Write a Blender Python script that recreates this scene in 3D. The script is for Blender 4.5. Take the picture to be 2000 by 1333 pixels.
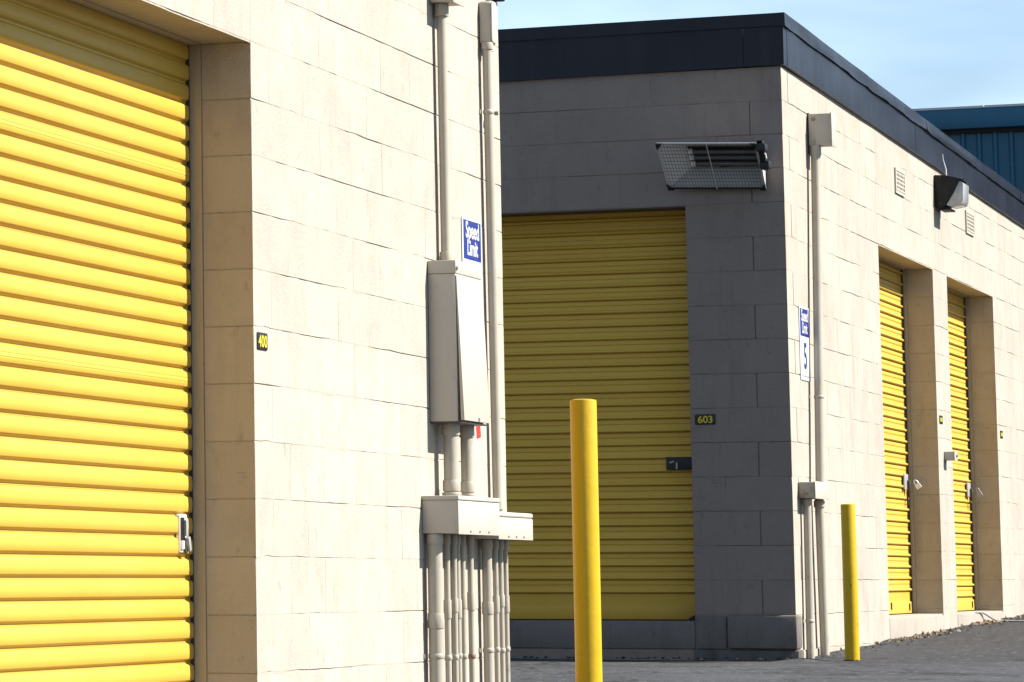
import bpy, bmesh, math, random
from mathutils import Vector, Matrix
random.seed(7)
for o in list(bpy.data.objects): bpy.data.objects.remove(o)
scn = bpy.context.scene
C = scn.collection

# ---------------------------------------------------------------- camera
cam_d = bpy.data.cameras.new('camera'); cam = bpy.data.objects.new('camera', cam_d); C.objects.link(cam)
scn.camera = cam
F, PX, PY = 7423.133, -121.22, 250.49
YAW, PITCH, ROLL = 0.412522, 0.118655, -0.0010257
fwd = Vector((-math.sin(YAW)*math.cos(PITCH), math.cos(YAW)*math.cos(PITCH), math.sin(PITCH)))
rgt = Vector((math.cos(YAW), math.sin(YAW), 0)); up = rgt.cross(fwd)
r2 = math.cos(ROLL)*rgt + math.sin(ROLL)*up; u2 = -math.sin(ROLL)*rgt + math.cos(ROLL)*up
M = Matrix((r2, u2, -fwd)).transposed().to_4x4()
cam.matrix_world = M
cam_d.sensor_fit = 'HORIZONTAL'; cam_d.sensor_width = 36.0
cam_d.lens = F/2000*36.0
cam_d.shift_x = (1000-PX)/2000; cam_d.shift_y = -(666.5-PY)/2000
cam_d.clip_start = 0.1; cam_d.clip_end = 3000

# ---------------------------------------------------------------- sun, sky, exposure
SUN = Vector((1.0, 0.27, 0.89)).normalized()          # direction towards the sun
elev = math.asin(SUN.z)
sd = bpy.data.lights.new('sun', 'SUN'); sd.energy = 5.0; sd.angle = math.radians(0.5); sd.color = (1.0, 0.94, 0.85)
so = bpy.data.objects.new('sun', sd); C.objects.link(so)
so.rotation_euler = (-SUN).to_track_quat('-Z', 'Y').to_euler()
so.location = (20, 20, 30)
w = bpy.data.worlds.new('World'); scn.world = w; w.use_nodes = True
nt = w.node_tree; bg = nt.nodes['Background']
sky = nt.nodes.new('ShaderNodeTexSky'); sky.sky_type = 'NISHITA'; sky.sun_disc = False
sky.sun_elevation = elev; sky.sun_rotation = math.atan2(SUN.x, SUN.y)
sky.air_density = 1.0; sky.dust_density = 0.0; sky.ozone_density = 2.0
# thin high cloud
tc = nt.nodes.new('ShaderNodeTexCoord'); mp = nt.nodes.new('ShaderNodeMapping'); mp.inputs['Scale'].default_value = (2.2, 2.2, 7)
mp.inputs['Rotation'].default_value = (0.25, 0.1, 0.4)
cn = nt.nodes.new('ShaderNodeTexNoise'); cn.inputs['Scale'].default_value = 1.6; cn.inputs['Detail'].default_value = 4; cn.inputs['Roughness'].default_value = 0.6
cr = nt.nodes.new('ShaderNodeMapRange'); cr.inputs[1].default_value = 0.40; cr.inputs[2].default_value = 0.75; cr.inputs[3].default_value = 0.06; cr.inputs[4].default_value = 0.70
cm = nt.nodes.new('ShaderNodeMix'); cm.data_type = 'RGBA'; cm.inputs[7].default_value = (9.0, 11.8, 15.5, 1)
nt.links.new(tc.outputs['Generated'], mp.inputs[0]); nt.links.new(mp.outputs[0], cn.inputs['Vector'])
nt.links.new(cn.outputs[0], cr.inputs[0]); nt.links.new(cr.outputs[0], cm.inputs[0])
nt.links.new(sky.outputs[0], cm.inputs[6]); nt.links.new(cm.outputs[2], bg.inputs[0])
bg.inputs[1].default_value = 0.05
scn.view_settings.view_transform = 'Standard'; scn.view_settings.look = 'None'
scn.view_settings.exposure = 1.33; scn.view_settings.gamma = 1.0; scn.view_settings.use_curve_mapping = False

# ---------------------------------------------------------------- materials
ALB = 0.57          # overall reflectance level of the paints, set against the exposure
def lin(c): return tuple(x*ALB for x in c)+(1.0,)
class Mat:
    def __init__(s, name, col, rough=0.7, metal=0.0, spec=0.4):
        s.m = bpy.data.materials.new(name); s.m.use_nodes = True; s.n = s.m.node_tree.nodes; s.l = s.m.node_tree.links
        s.b = s.n['Principled BSDF']; s.b.inputs['Base Color'].default_value = lin(col)
        s.b.inputs['Roughness'].default_value = rough; s.b.inputs['Metallic'].default_value = metal
        s.b.inputs['Specular IOR Level'].default_value = spec
        s.col = None; s.base = lin(col); s.nrm = None
        s.pos = s.n.new('ShaderNodeNewGeometry').outputs['Position']
    def noise(s, scale, stretch=(1, 1, 1), detail=5, rough=0.6, lo=0.0, hi=1.0, off=(0, 0, 0)):
        mp = s.n.new('ShaderNodeMapping'); mp.inputs['Scale'].default_value = stretch; mp.inputs['Location'].default_value = off
        s.l.new(s.pos, mp.inputs[0])
        t = s.n.new('ShaderNodeTexNoise'); t.inputs['Scale'].default_value = scale; t.inputs['Detail'].default_value = detail; t.inputs['Roughness'].default_value = rough
        s.l.new(mp.outputs[0], t.inputs['Vector'])
        r = s.n.new('ShaderNodeMapRange'); r.inputs[1].default_value = lo; r.inputs[2].default_value = hi
        s.l.new(t.outputs[0], r.inputs[0]); return r.outputs[0]
    def mul(s, a, k):
        m = s.n.new('ShaderNodeMath'); m.operation = 'MULTIPLY'; s.l.new(a, m.inputs[0])
        if isinstance(k, (int, float)): m.inputs[1].default_value = k
        else: s.l.new(k, m.inputs[1])
        return m.outputs[0]
    def mix(s, fac, col, amount=1.0):
        m = s.n.new('ShaderNodeMix'); m.data_type = 'RGBA'
        s.l.new(s.mul(fac, amount), m.inputs[0])
        if s.col is None: m.inputs[6].default_value = s.base
        else: s.l.new(s.col, m.inputs[6])
        m.inputs[7].default_value = lin(col); s.col = m.outputs[2]
        s.l.new(s.col, s.b.inputs['Base Color']); return s
    def objrand(s, col, amount):
        oi = s.n.new('ShaderNodeObjectInfo'); return s.mix(oi.outputs['Random'], col, amount)
    def bump(s, h, strength, dist):
        b = s.n.new('ShaderNodeBump'); b.inputs['Strength'].default_value = strength; b.inputs['Distance'].default_value = dist
        s.l.new(h, b.inputs['Height'])
        if s.nrm is not None: s.l.new(s.nrm, b.inputs['Normal'])
        s.nrm = b.outputs[0]; s.l.new(s.nrm, s.b.inputs['Normal']); return s
    def rough(s, h, a, b):
        r = s.n.new('ShaderNodeMapRange'); r.inputs[3].default_value = a; r.inputs[4].default_value = b
        s.l.new(h, r.inputs[0]); s.l.new(r.outputs[0], s.b.inputs['Roughness']); return s

def masonry(name, col, stain, dirt, streak=0.5):
    m = Mat(name, col, 0.85, spec=0.2)
    m.mix(m.noise(1.5, lo=.42, hi=.70), stain, 0.34)
    m.mix(m.noise(5.5, (1, 1, .8), 6, .65, lo=.48, hi=.72, off=(2, 5, 1)), stain, 0.42)
    m.mix(m.noise(1.0, (11, 11, 1.3), 5, lo=.54, hi=.78), stain, streak)
    m.mix(m.noise(1.0, (34, 34, 2.2), 4, lo=.62, hi=.80, off=(7, 3, 2)), dirt, 0.30*streak)
    m.mix(m.noise(26, (1, 1, .5), 3, lo=.62, hi=.76), dirt, 0.34)
    m.mix(m.noise(7, (1.4, 1.4, .5), 4, lo=.64, hi=.78, off=(3, 1, 7)), dirt, 0.30)
    m.mix(m.noise(11, (1, 3.5, 5), 3, lo=.71, hi=.75, off=(1, 8, 4)), dirt, 0.55)      # scuffs
    m.mix(m.noise(190, detail=2, lo=.58, hi=.74), dirt, 0.22)
    m.objrand(stain, 0.22)
    m.bump(m.noise(9, detail=3), 0.4, 0.004)
    m.bump(m.noise(75, detail=3, rough=.7, lo=.35, hi=.6), 0.45, 0.0022)
    m.bump(m.noise(240, detail=3, rough=.7), 0.5, 0.0014)
    return m.m
CREAM = (0.68, 0.615, 0.525)
M_cream1 = masonry('cream_painted_block', CREAM, (.47, .395, .325), (.24, .19, .155), .40)
M_cream2 = masonry('weathered_cream_painted_block', (.645, .583, .50), (.445, .385, .315), (.18, .145, .125), .70)
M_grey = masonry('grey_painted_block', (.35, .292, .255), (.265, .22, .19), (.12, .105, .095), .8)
M_mortar = masonry('painted_mortar', (.62, .56, .46), (.46, .40, .33), (.20, .17, .15))
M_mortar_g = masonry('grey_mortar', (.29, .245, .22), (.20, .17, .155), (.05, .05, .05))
M_sill = masonry('painted_concrete', (.56, .50, .42), (.34, .30, .26), (.13, .11, .10), .7)
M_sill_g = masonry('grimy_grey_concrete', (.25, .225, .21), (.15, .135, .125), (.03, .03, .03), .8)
M_found = masonry('dark_foundation', (.17, .155, .145), (.07, .065, .06), (.012, .012, .012), .9)  # darker concrete with random blotches and streaks
def yellow(name, col, dark, rough, worn=False):
    m = Mat(name, col, rough, spec=.28)
    m.mix(m.noise(2.2, lo=.4, hi=.75), dark, .30)
    m.mix(m.noise(1, (30, 30, 1.2), 3, lo=.56, hi=.80), dark, .35)
    m.mix(m.noise(1, (1.2, 1.2, 42), 3, lo=.58, hi=.80, off=(4, 4, 4)), dark, .30)
    m.mix(m.noise(60, lo=.66, hi=.78), (.25, .17, .04), .30)
    if worn:
        m.mix(m.noise(16, (1, 1, .45), 5, .7, lo=.66, hi=.70), (.12, .085, .05), .75)
        m.mix(m.noise(9, (1, 1, 3), 4, lo=.68, hi=.72, off=(3, 3, 3)), (.55, .33, .05), .8)
        m.bump(m.noise(14, detail=4), .35, .006)
    else:
        m.mix(m.noise(3.2, (1, .6, 5), 5, .7, lo=.66, hi=.74, off=(8, 2, 1)), (.42, .27, .06), .5)
    m.objrand(dark, .22)
    m.bump(m.noise(3.5, (1, 1, 2)), .22, .006)
    m.rough(m.noise(12), rough-.08, rough+.14)
    return m.m
M_door = yellow('yellow_door_enamel', (.87, .565, .088), (.76, .43, .04), .45)
M_boll = yellow('yellow_bollard_paint', (.86, .56, .010), (.74, .40, .008), .42, True)
def paint(name, col, rough=.55, dark=None, amt=.3, spec=.4):
    m = Mat(name, col, rough, spec=spec); dark = dark or tuple(c*.6 for c in col)
    m.mix(m.noise(6, lo=.45, hi=.8), dark, amt)
    m.mix(m.noise(24, (1, 1, .4), 5, .7, lo=.60, hi=.68, off=(6, 2, 3)), tuple(c*.5 for c in col), amt*1.2)
    m.mix(m.noise(1, (40, 40, 3), 3, lo=.60, hi=.85), dark, amt)
    m.mix(m.noise(70, lo=.66, hi=.8), tuple(c*.4 for c in col), amt*.8)
    m.bump(m.noise(45, detail=3), .12, .001)
    return m.m
M_conduit = paint('beige_conduit_paint', (.61, .555, .455), .5, amt=.38)
M_box = paint('beige_box_paint', (.70, .64, .545), .5, amt=.16)
m = Mat('rusting_beige_paint', (.52, .48, .41), .6); m.mix(m.noise(14, (1, 1, .6), lo=.50, hi=.66), (.26, .11, .035), .8); m.mix(m.noise(30, lo=.55, hi=.7), (.10, .05, .02), .5); M_rusty = m.m
M_jamb = paint('tan_steel_frame', (.64, .53, .37), .55)
M_track = paint('dark_door_track', (.085, .07, .05), .5)
M_dark = Mat('dark_interior_and_eave_shadow', (.02, .018, .016), .9).m  # also colours the painted shadow strip under the blue eave
m = Mat('navy_metal_fascia', (.010, .011, .022), .5, spec=.22)
m.mix(m.noise(1.2, (1, 1, .3), lo=.35, hi=.7), (.020, .022, .034), .75); m.mix(m.noise(1, (9, 9, .7), 3, lo=.5, hi=.8), (.038, .041, .053), .35)
m.mix(m.noise(45, lo=.66, hi=.8), (.16, .16, .17), .3); m.bump(m.noise(1.6, (1, 1, .6), 2), .5, .02); m.rough(m.noise(3), .28, .5); M_fascia = m.m
M_chrome = Mat('bright_latch_metal', (1.3, 1.3, 1.27), .28, .35).m
M_steel = paint('grey_latch_metal', (.50, .50, .50), .35, amt=.3)
M_black = Mat('black_metal', (.012, .012, .013), .5).m
m = Mat('black_lamp_housing', (.008, .007, .008), .6); m.mix(m.noise(30, lo=.5, hi=.8), (.035, .03, .03), .5); M_lampblk = m.m
M_white = paint('white_sign_enamel', (.86, .87, .88), .3, (.66, .68, .72), .12, .5)
m = Mat('blue_sign_enamel', (.010, .030, .28), .35, spec=.3); m.mix(m.noise(1, (14, 14, .5), 2, lo=.5, hi=.8), (.03, .05, .34), .4); M_blue = m.m
M_plate = paint('black_number_plate', (.012, .012, .014), .45)
M_digit = paint('yellow_number_print', (.85, .70, .03), .5)
M_red = paint('red_sticker', (.75, .035, .02), .5)
m = Mat('frosted_lamp_glass', (.82, .86, .88), .18, spec=.5); m.b.inputs['Transmission Weight'].default_value = .35; m.mix(m.noise(25, lo=.5, hi=.75), (.55, .6, .62), .5); M_glass = m.m
M_hl = paint('light_reflector_metal', (1.5, 1.5, 1.5), .45, amt=.1)
M_hm = paint('reflector_metal', (.80, .80, .80), .4, amt=.15)
M_wire = Mat('dark_grille_wire', (.03, .03, .03), .5).m
M_tube = Mat('heater_tube', (.30, .30, .31), .25, .3).m
def corr(name, col):
    m = Mat(name, col, .45); m.mix(m.noise(1, (3, 3, .4), lo=.4, hi=.8), tuple(c*.6 for c in col), .5); m.mix(m.noise(9, lo=.6, hi=.8), tuple(c*.5 for c in col), .35); return m.m
M_bluew = corr('blue_metal_siding', (.006, .125, .225))
M_bluef = corr('blue_metal_trim', (.008, .14, .26))
M_roofw = paint('pale_roof_edge', (.75, .78, .82), .6)
m = Mat('asphalt', (.080, .084, .095), .88, spec=.3)
m.mix(m.noise(.8, (1, 1, 1), 6, lo=.42, hi=.66), (.050, .049, .050), .75)
m.mix(m.noise(1.6, (.5, 2.2, 1), 5, lo=.48, hi=.7), (.15, .154, .165), .6)
sx_ = m.n.new('ShaderNodeSeparateXYZ'); m.l.new(m.pos, sx_.inputs[0])       # newer, darker paving alongside the farther building
wob = m.n.new('ShaderNodeMath'); wob.operation = 'MULTIPLY_ADD'; m.l.new(m.noise(1.3, detail=6), wob.inputs[0]); wob.inputs[1].default_value = 1.6; m.l.new(sx_.outputs[1], wob.inputs[2])
pr_ = m.n.new('ShaderNodeMapRange'); m.l.new(wob.outputs[0], pr_.inputs[0]); pr_.inputs[1].default_value = 23.05; pr_.inputs[2].default_value = 23.6
m.mix(pr_.outputs[0], (.040, .041, .046), .90)
m.mix(m.noise(90, detail=2, lo=.55, hi=.75), (.22, .21, .20), .55)
m.mix(m.noise(55, detail=2, lo=.56, hi=.72, off=(5, 2, 0)), (.02, .02, .02), .6)
vo = m.n.new('ShaderNodeTexVoronoi'); vo.feature = 'DISTANCE_TO_EDGE'; vo.inputs['Scale'].default_value = .8
wm = m.n.new('ShaderNodeVectorMath'); wm.operation = 'ADD'; nz = m.n.new('ShaderNodeTexNoise'); nz.inputs['Scale'].default_value = 2.5; nz.inputs['Detail'].default_value = 5
m.l.new(m.pos, nz.inputs['Vector']); m.l.new(m.pos, wm.inputs[0]); m.l.new(nz.outputs['Color'], wm.inputs[1]); m.l.new(wm.outputs[0], vo.inputs['Vector'])
ck = m.n.new('ShaderNodeMapRange'); ck.inputs[1].default_value = .006; ck.inputs[2].default_value = .022; ck.inputs[3].default_value = 1; ck.inputs[4].default_value = 0
m.l.new(vo.outputs['Distance'], ck.inputs[0]); m.mix(ck.outputs[0], (.015, .015, .016), .8)
m.mix(m.noise(.6, (1, .5, 1), 4, lo=.60, hi=.72, off=(4, 9, 0)), (.035, .034, .034), .7)
m.mix(m.noise(22, (1, .35, 1), 3, lo=.55, hi=.70), (.20, .20, .205), .55)
m.bump(m.noise(3, detail=6), .5, .02); m.bump(m.noise(70, detail=4), .8, .008); M_asphalt = m.m
m = Mat('dry_leaves', (.22, .13, .06), .8); m.mix(m.noise(60, lo=.4, hi=.6), (.45, .36, .24), .9); m.mix(m.noise(41, lo=.55, hi=.65, off=(9, 0, 0)), (.03, .028, .025), .9); M_leaf = m.m
M_cable = paint('pale_grey_cable', (.45, .45, .44), .5)
M_tar = Mat('broken_asphalt', (.03, .029, .028), .9).m

# ---------------------------------------------------------------- mesh helpers
W = {}
class MB:
    def __init__(s): s.v = []; s.f = []
    def add(s, vs, fs):
        n = len(s.v); s.v += [tuple(v) for v in vs]; s.f += [tuple(i+n for i in f) for f in fs]; return s
    def box(s, x0, x1, y0, y1, z0, z1):
        x0, x1 = sorted((x0, x1)); y0, y1 = sorted((y0, y1)); z0, z1 = sorted((z0, z1))
        return s.add([(x0, y0, z0), (x1, y0, z0), (x1, y1, z0), (x0, y1, z0), (x0, y0, z1), (x1, y0, z1), (x1, y1, z1), (x0, y1, z1)],
                     [(0, 3, 2, 1), (4, 5, 6, 7), (0, 1, 5, 4), (1, 2, 6, 5), (2, 3, 7, 6), (3, 0, 4, 7)])
    def hexa(s, p):      # 8 points, bottom ring then top ring
        return s.add(p, [(0, 3, 2, 1), (4, 5, 6, 7), (0, 1, 5, 4), (1, 2, 6, 5), (2, 3, 7, 6), (3, 0, 4, 7)])
    def tube(s, pts, r, n=20, caps=True):
        pts = [Vector(p) for p in pts]; rs = r if isinstance(r, (list, tuple)) else [r]*len(pts)
        base = len(s.v); a = None
        for i, p in enumerate(pts):
            d = (pts[min(i+1, len(pts)-1)]-pts[max(i-1, 0)]).normalized()
            if a is None: a = d.orthogonal().normalized()
            a = (a-d*a.dot(d)).normalized(); b = d.cross(a)
            for k in range(n):
                t = 2*math.pi*k/n; s.v.append(tuple(p+(a*math.cos(t)+b*math.sin(t))*rs[i]))
        for i in range(len(pts)-1):
            for k in range(n):
                q = base+i*n; s.f.append((q+k, q+(k+1) % n, q+n+(k+1) % n, q+n+k))
        if caps:
            s.f.append(tuple(base+k for k in reversed(range(n)))); q = base+(len(pts)-1)*n; s.f.append(tuple(q+k for k in range(n)))
        return s
    def prism(s, poly, d0, d1, fn):   # poly of 2d points, fn(u, v, d) -> xyz
        n = len(poly)
        vs = [fn(u, v, d0) for u, v in poly]+[fn(u, v, d1) for u, v in poly]
        fs = [tuple(reversed(range(n))), tuple(range(n, 2*n))]+[(i, (i+1) % n, n+(i+1) % n, n+i) for i in range(n)]
        return s.add(vs, fs)
    def build(s, name, mat, parent=None, origin=None, bevel=0, seg=2, smooth=False, kind=None):
        if origin is None:
            if parent is not None: origin = W[parent]
            else:
                lo = [min(v[i] for v in s.v) for i in range(3)]; hi = [max(v[i] for v in s.v) for i in range(3)]
                origin = ((lo[0]+hi[0])/2, (lo[1]+hi[1])/2, lo[2])
        o = Vector(origin)
        me = bpy.data.meshes.new(name); me.from_pydata([tuple(Vector(v)-o) for v in s.v], [], s.f); me.update()
        bm = bmesh.new(); bm.from_mesh(me); bmesh.ops.recalc_face_normals(bm, faces=bm.faces)
        if bevel:
            es = [e for e in bm.edges if len(e.link_faces) == 2 and e.calc_face_angle(0) > 0.5]
            bmesh.ops.bevel(bm, geom=es, offset=bevel, segments=seg, profile=.5, affect='EDGES', clamp_overlap=True)
        bm.to_mesh(me); bm.free()
        if smooth or bevel:
            for p in me.polygons: p.use_smooth = True
            me.set_sharp_from_angle(angle=math.radians(38))
        for mm in (mat if isinstance(mat, (list, tuple)) else [mat]): me.materials.append(mm)
        return link(name, me, parent, o, kind)
def link(name, me, parent, o, kind=None, rot=None):
    ob = bpy.data.objects.new(name, me); C.objects.link(ob); o = Vector(o)
    if parent is not None: ob.parent = parent; ob.location = o-W[parent]
    else: ob.location = o
    if rot is not None: ob.rotation_euler = rot
    W[ob] = o
    if kind: ob['kind'] = kind
    return ob
def tag(o, label, cat, group=None):
    o['label'] = label; o['category'] = cat
    if group: o['group'] = group
    return o
def thing(name, loc, label, cat, group=None):
    o = bpy.data.objects.new(name, None); o.empty_display_size = .1; C.objects.link(o); o.location = loc; W[o] = Vector(loc)
    return tag(o, label, cat, group)
def rrect(w, h, r, n=4):
    out = []
    for cx, cy, a0 in ((w/2-r, h/2-r, 0), (-w/2+r, h/2-r, 90), (-w/2+r, -h/2+r, 180), (w/2-r, -h/2+r, 270)):
        for k in range(n+1):
            t = math.radians(a0+90*k/n); out.append((cx+r*math.cos(t), cy+r*math.sin(t)))
    return out

C1, C2, Y2 = -4.366, -4.4025, 22.6044        # sunlit wall planes of the two buildings, grey end wall plane
RH = 0.2032                                   # course height
GZ, GK = -0.468, 0.0195
def gz(y): return GZ+GK*(max(-60, min(y, 60))-Y2)
side = lambda c: (lambda a, h, o: (c+o, a, h))           # faces +x, run along y
face = lambda a, h, o: (a, Y2-o, h)                      # faces -y, run along x

# ================================================================ ground
xs = [-400, -120, -40, -20, -12]+[-9+.16*i for i in range(69)]+[4, 10, 30, 100, 400]
ys = [-400, -100, -60, -20, 0, 8, 14]+[17+.12*i for i in range(142)]+[36, 40, 50, 60, 120, 400]
import mathutils.noise as mn
gv = []
for y in ys:
    for x in xs:
        fine = 1 if (-9 < x < 2 and 17 < y < 34) else 0
        d = fine*(.010*mn.noise((x*.7, y*.35, 1))+.004*mn.noise((x*3, y*2, 5)))
        if fine and x > C2-.05 and y > Y2-.3: d += .03*max(0, 1-(x-C2)/.22)*(.45+.8*mn.noise((y*3.1, x*4, 2)))
        gv.append((x, y, gz(y)+d))
nx = len(xs)
gf = [(j*nx+i, j*nx+i+1, (j+1)*nx+i+1, (j+1)*nx+i) for j in range(len(ys)-1) for i in range(nx-1)]
g = MB(); g.add(gv, gf); go = g.build('ground', M_asphalt, None, (0, 0, 0), smooth=True, kind='structure')

# ================================================================ block walls
HB, D = 0.197, 0.185          # half block run, block depth
GAP_B, GAP_H = 0.0046, 0.0009
_bm = {}
def block_mesh(L, typ, mats, H=RH):
    """front face at o=0, run 0..L along +y, height 0..H, outward +x"""
    key = (round(L, 3), typ, random.randrange(4), round(H, 3))
    if key in _bm: return _bm[key]
    y0, y1, z0, z1 = GAP_H/2, L-GAP_H/2, GAP_B/2, H-GAP_B/2
    per = [(y0+(y1-y0)*t/3, z0) for t in range(3)]+[(y1, z0+(z1-z0)*t/2) for t in range(2)]+[(y1-(y1-y0)*t/3, z1) for t in range(3)]+[(y0, z1-(z1-z0)*t/2) for t in range(2)]
    n = len(per); vs = []
    cs = [random.choice((.0005, .0007, .001, .0014)) if random.random() > .07 else random.uniform(.003, .006) for _ in range(n)]
    cy, cz = (y0+y1)/2, (z0+z1)/2
    for i, (y, z) in enumerate(per):
        c = cs[i]; sy = (.4 if y < cy-.3*L else -.4 if y > cy+.3*L else 0); sz = (1 if z < cz-.02 else -1 if z > cz+.02 else 0)
        vs.append((random.uniform(-.0003, .0004), y+sy*c, z+sz*c))
    for i, (y, z) in enumerate(per): vs.append((-cs[i]*.9, y, z))
    for y, z in per: vs.append((-D, y, z))
    fs = [tuple(range(n))]
    for i in range(n):
        j = (i+1) % n; fs += [(i, n+i, n+j, j), (n+i, 2*n+i, 2*n+j, n+j)]
    me = bpy.data.meshes.new('block'); me.from_pydata(vs, [], fs); me.update()
    for mm in mats: me.materials.append(mm)
    for p in me.polygons:
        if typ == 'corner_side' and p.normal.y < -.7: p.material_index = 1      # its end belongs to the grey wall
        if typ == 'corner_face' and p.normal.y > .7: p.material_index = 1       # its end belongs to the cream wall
    _bm[key] = me; return me
def cuts(a0, a1, row, phase0, parity, opens, z0, z1):
    """block intervals in one course"""
    n0 = math.floor((a0-phase0)/HB)-2
    js = [phase0+n*HB for n in range(n0, n0+int((a1-a0)/HB)+6) if (n+row+parity) % 2 == 0 and a0+.03 < phase0+n*HB < a1-.03]
    js = [a0]+js+[a1]
    segs = list(zip(js[:-1], js[1:]))
    for (b0, b1, oz0, oz1) in opens:
        if z1 <= oz0+.02 or z0 >= oz1-.02: continue
        out = []
        for s0, s1 in segs:
            if s1 <= b0 or s0 >= b1: out.append((s0, s1)); continue
            if s0 < b0-.02: out.append((s0, b0))
            if s1 > b1+.02: out.append((b1, s1))
        segs = out
    return segs
def joints(mb, fr, segs, z0, z1, rough=1.0):
    """mortar in front of the core: bed joint under each course and head joints, uneven depth"""
    for (s0, s1) in segs:
        k = max(1, round((s1-s0)/.05))
        ds = [-(.0003+.0042*rough*max(0, min(1, .30+1.7*mn.noise((((s0+(s1-s0)*t/k))*1.9, z0*7.7, 1.3))+.8*mn.noise((((s0+(s1-s0)*t/k))*9.0, z0*3.7, 4.3))))) for t in range(k+1)]
        for t in range(k):
            a, b = s0+(s1-s0)*t/k, s0+(s1-s0)*(t+1)/k
            mb.add([fr(a, z0-GAP_B, ds[t]), fr(b, z0-GAP_B, ds[t+1]), fr(b, z0+GAP_B, ds[t+1]), fr(a, z0+GAP_B, ds[t])], [(0, 1, 2, 3)])
        d = -.0001-.0012*random.random()**4
        mb.add([fr(s0-GAP_H, z0, d), fr(s0+GAP_H, z0, d), fr(s0+GAP_H, z1, d), fr(s0-GAP_H, z1, d)], [(0, 1, 2, 3)])
def core(mb, fr, a0, a1, z0, z1, opens, inset=.006, th=D+.004):
    """solid wall behind the blocks with the openings left free"""
    As = sorted({a0, a1}|{x for o in opens for x in o[:2]}); Zs = sorted({z0, z1}|{x for o in opens for x in o[2:]})
    for i in range(len(As)-1):
        for j in range(len(Zs)-1):
            am, zm = (As[i]+As[i+1])/2, (Zs[j]+Zs[j+1])/2
            if any(o[0] < am < o[1] and o[2] < zm < o[3] for o in opens): continue
            e = lambda v, sgn, edge: v+(sgn*.003 if edge else 0)
            l = any(abs(o[1]-As[i]) < 1e-6 and o[2] < zm < o[3] for o in opens); r = any(abs(o[0]-As[i+1]) < 1e-6 and o[2] < zm < o[3] for o in opens)
            t = any(abs(o[2]-Zs[j+1]) < 1e-6 and o[0] < am < o[1] for o in opens); b = any(abs(o[3]-Zs[j]) < 1e-6 and o[0] < am < o[1] for o in opens)
            p, q = e(As[i], 1, l), e(As[i+1], -1, r); zz0, zz1 = e(Zs[j], 1, b), e(Zs[j+1], -1, t)
            pts = [fr(p, zz0, -th), fr(q, zz0, -th), fr(q, zz0, -inset), fr(p, zz0, -inset), fr(p, zz1, -th), fr(q, zz1, -th), fr(q, zz1, -inset), fr(p, zz1, -inset)]
            mb.hexa(pts)

# ---------------------------------------------------------------- roller doors
def prof_wide(p):     # wide flat slats with narrow grooves
    d = .014
    return [(0, 0), (.007, 0), (.011, .006), (.0135, .0115), (.017, d), (.5*p, d+.0012), (p-.012, d), (p-.0075, d-.002), (p-.004, .006), (p-.001, 0), (p, 0)]
def prof_wide_seam(p):   # the slat with a lapped seam across its face
    d = .014
    return [(0, 0), (.007, 0), (.011, .006), (.0135, .0115), (.017, d), (.030, d+.001), (.031, d-.0003), (.033, d-.0003), (.034, d+.001), (.044, d+.001), (.045, d+.0002), (.0465, d+.0002), (.0475, d+.001), (p-.012, d), (p-.0075, d-.002), (p-.004, .006), (p-.001, 0), (p, 0)]
def prof_bead(p):     # broad flats with a proud rounded bead at the foot of each slat
    return [(0, 0), (.0005, -.009), (.0040, -.009), (.0048, .009), (.008, .0145), (.013, .0165), (.019, .0145), (.0235, .008), (.0265, .002), (.030, 0), (.050, .0005), (.0515, -.003), (.054, -.003), (.0555, .0012), (p-.002, .0015), (p, 0)]
def slat_mesh(p, L, prof, name='slat'):
    pr = prof(p); zc = p*.5
    secs = [(0, 1, 1), (.004, 1, 1), (L-.010, 1, 1), (L-.004, .93, .95), (L, .80, .80)]
    secs[0] = (0, .80, .80); secs[1] = (.010, 1, 1)
    vs = []; n = len(pr)
    for a, sz, so_ in secs:
        for z, o in pr: vs.append((o*so_, a, (zc+(z-zc)*sz if o > .004 else z)))
    fs = [(i*n+k, (i+1)*n+k, (i+1)*n+k+1, i*n+k+1) for i in range(len(secs)-1) for k in range(n-1)]
    for i in (0, len(secs)-1):        # end caps back to the curtain plane
        q = len(vs); 
        for k in range(n): vs.append((-.004, secs[i][0], vs[i*n+k][2]))
        fs += [(i*n+k, i*n+k+1, q+k+1, q+k) for k in range(n-1)]
    me = bpy.data.meshes.new(name); me.from_pydata(vs, [], fs); me.update()
    bm = bmesh.new(); bm.from_mesh(me); bmesh.ops.recalc_face_normals(bm, faces=bm.faces)
    if sum(f.normal.x*f.calc_area() for f in bm.faces) < 0: bmesh.ops.reverse_faces(bm, faces=bm.faces)
    bm.to_mesh(me); bm.free()
    for q in me.polygons: q.use_smooth = True
    me.set_sharp_from_angle(angle=math.radians(40)); me.materials.append(M_door); return me
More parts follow.
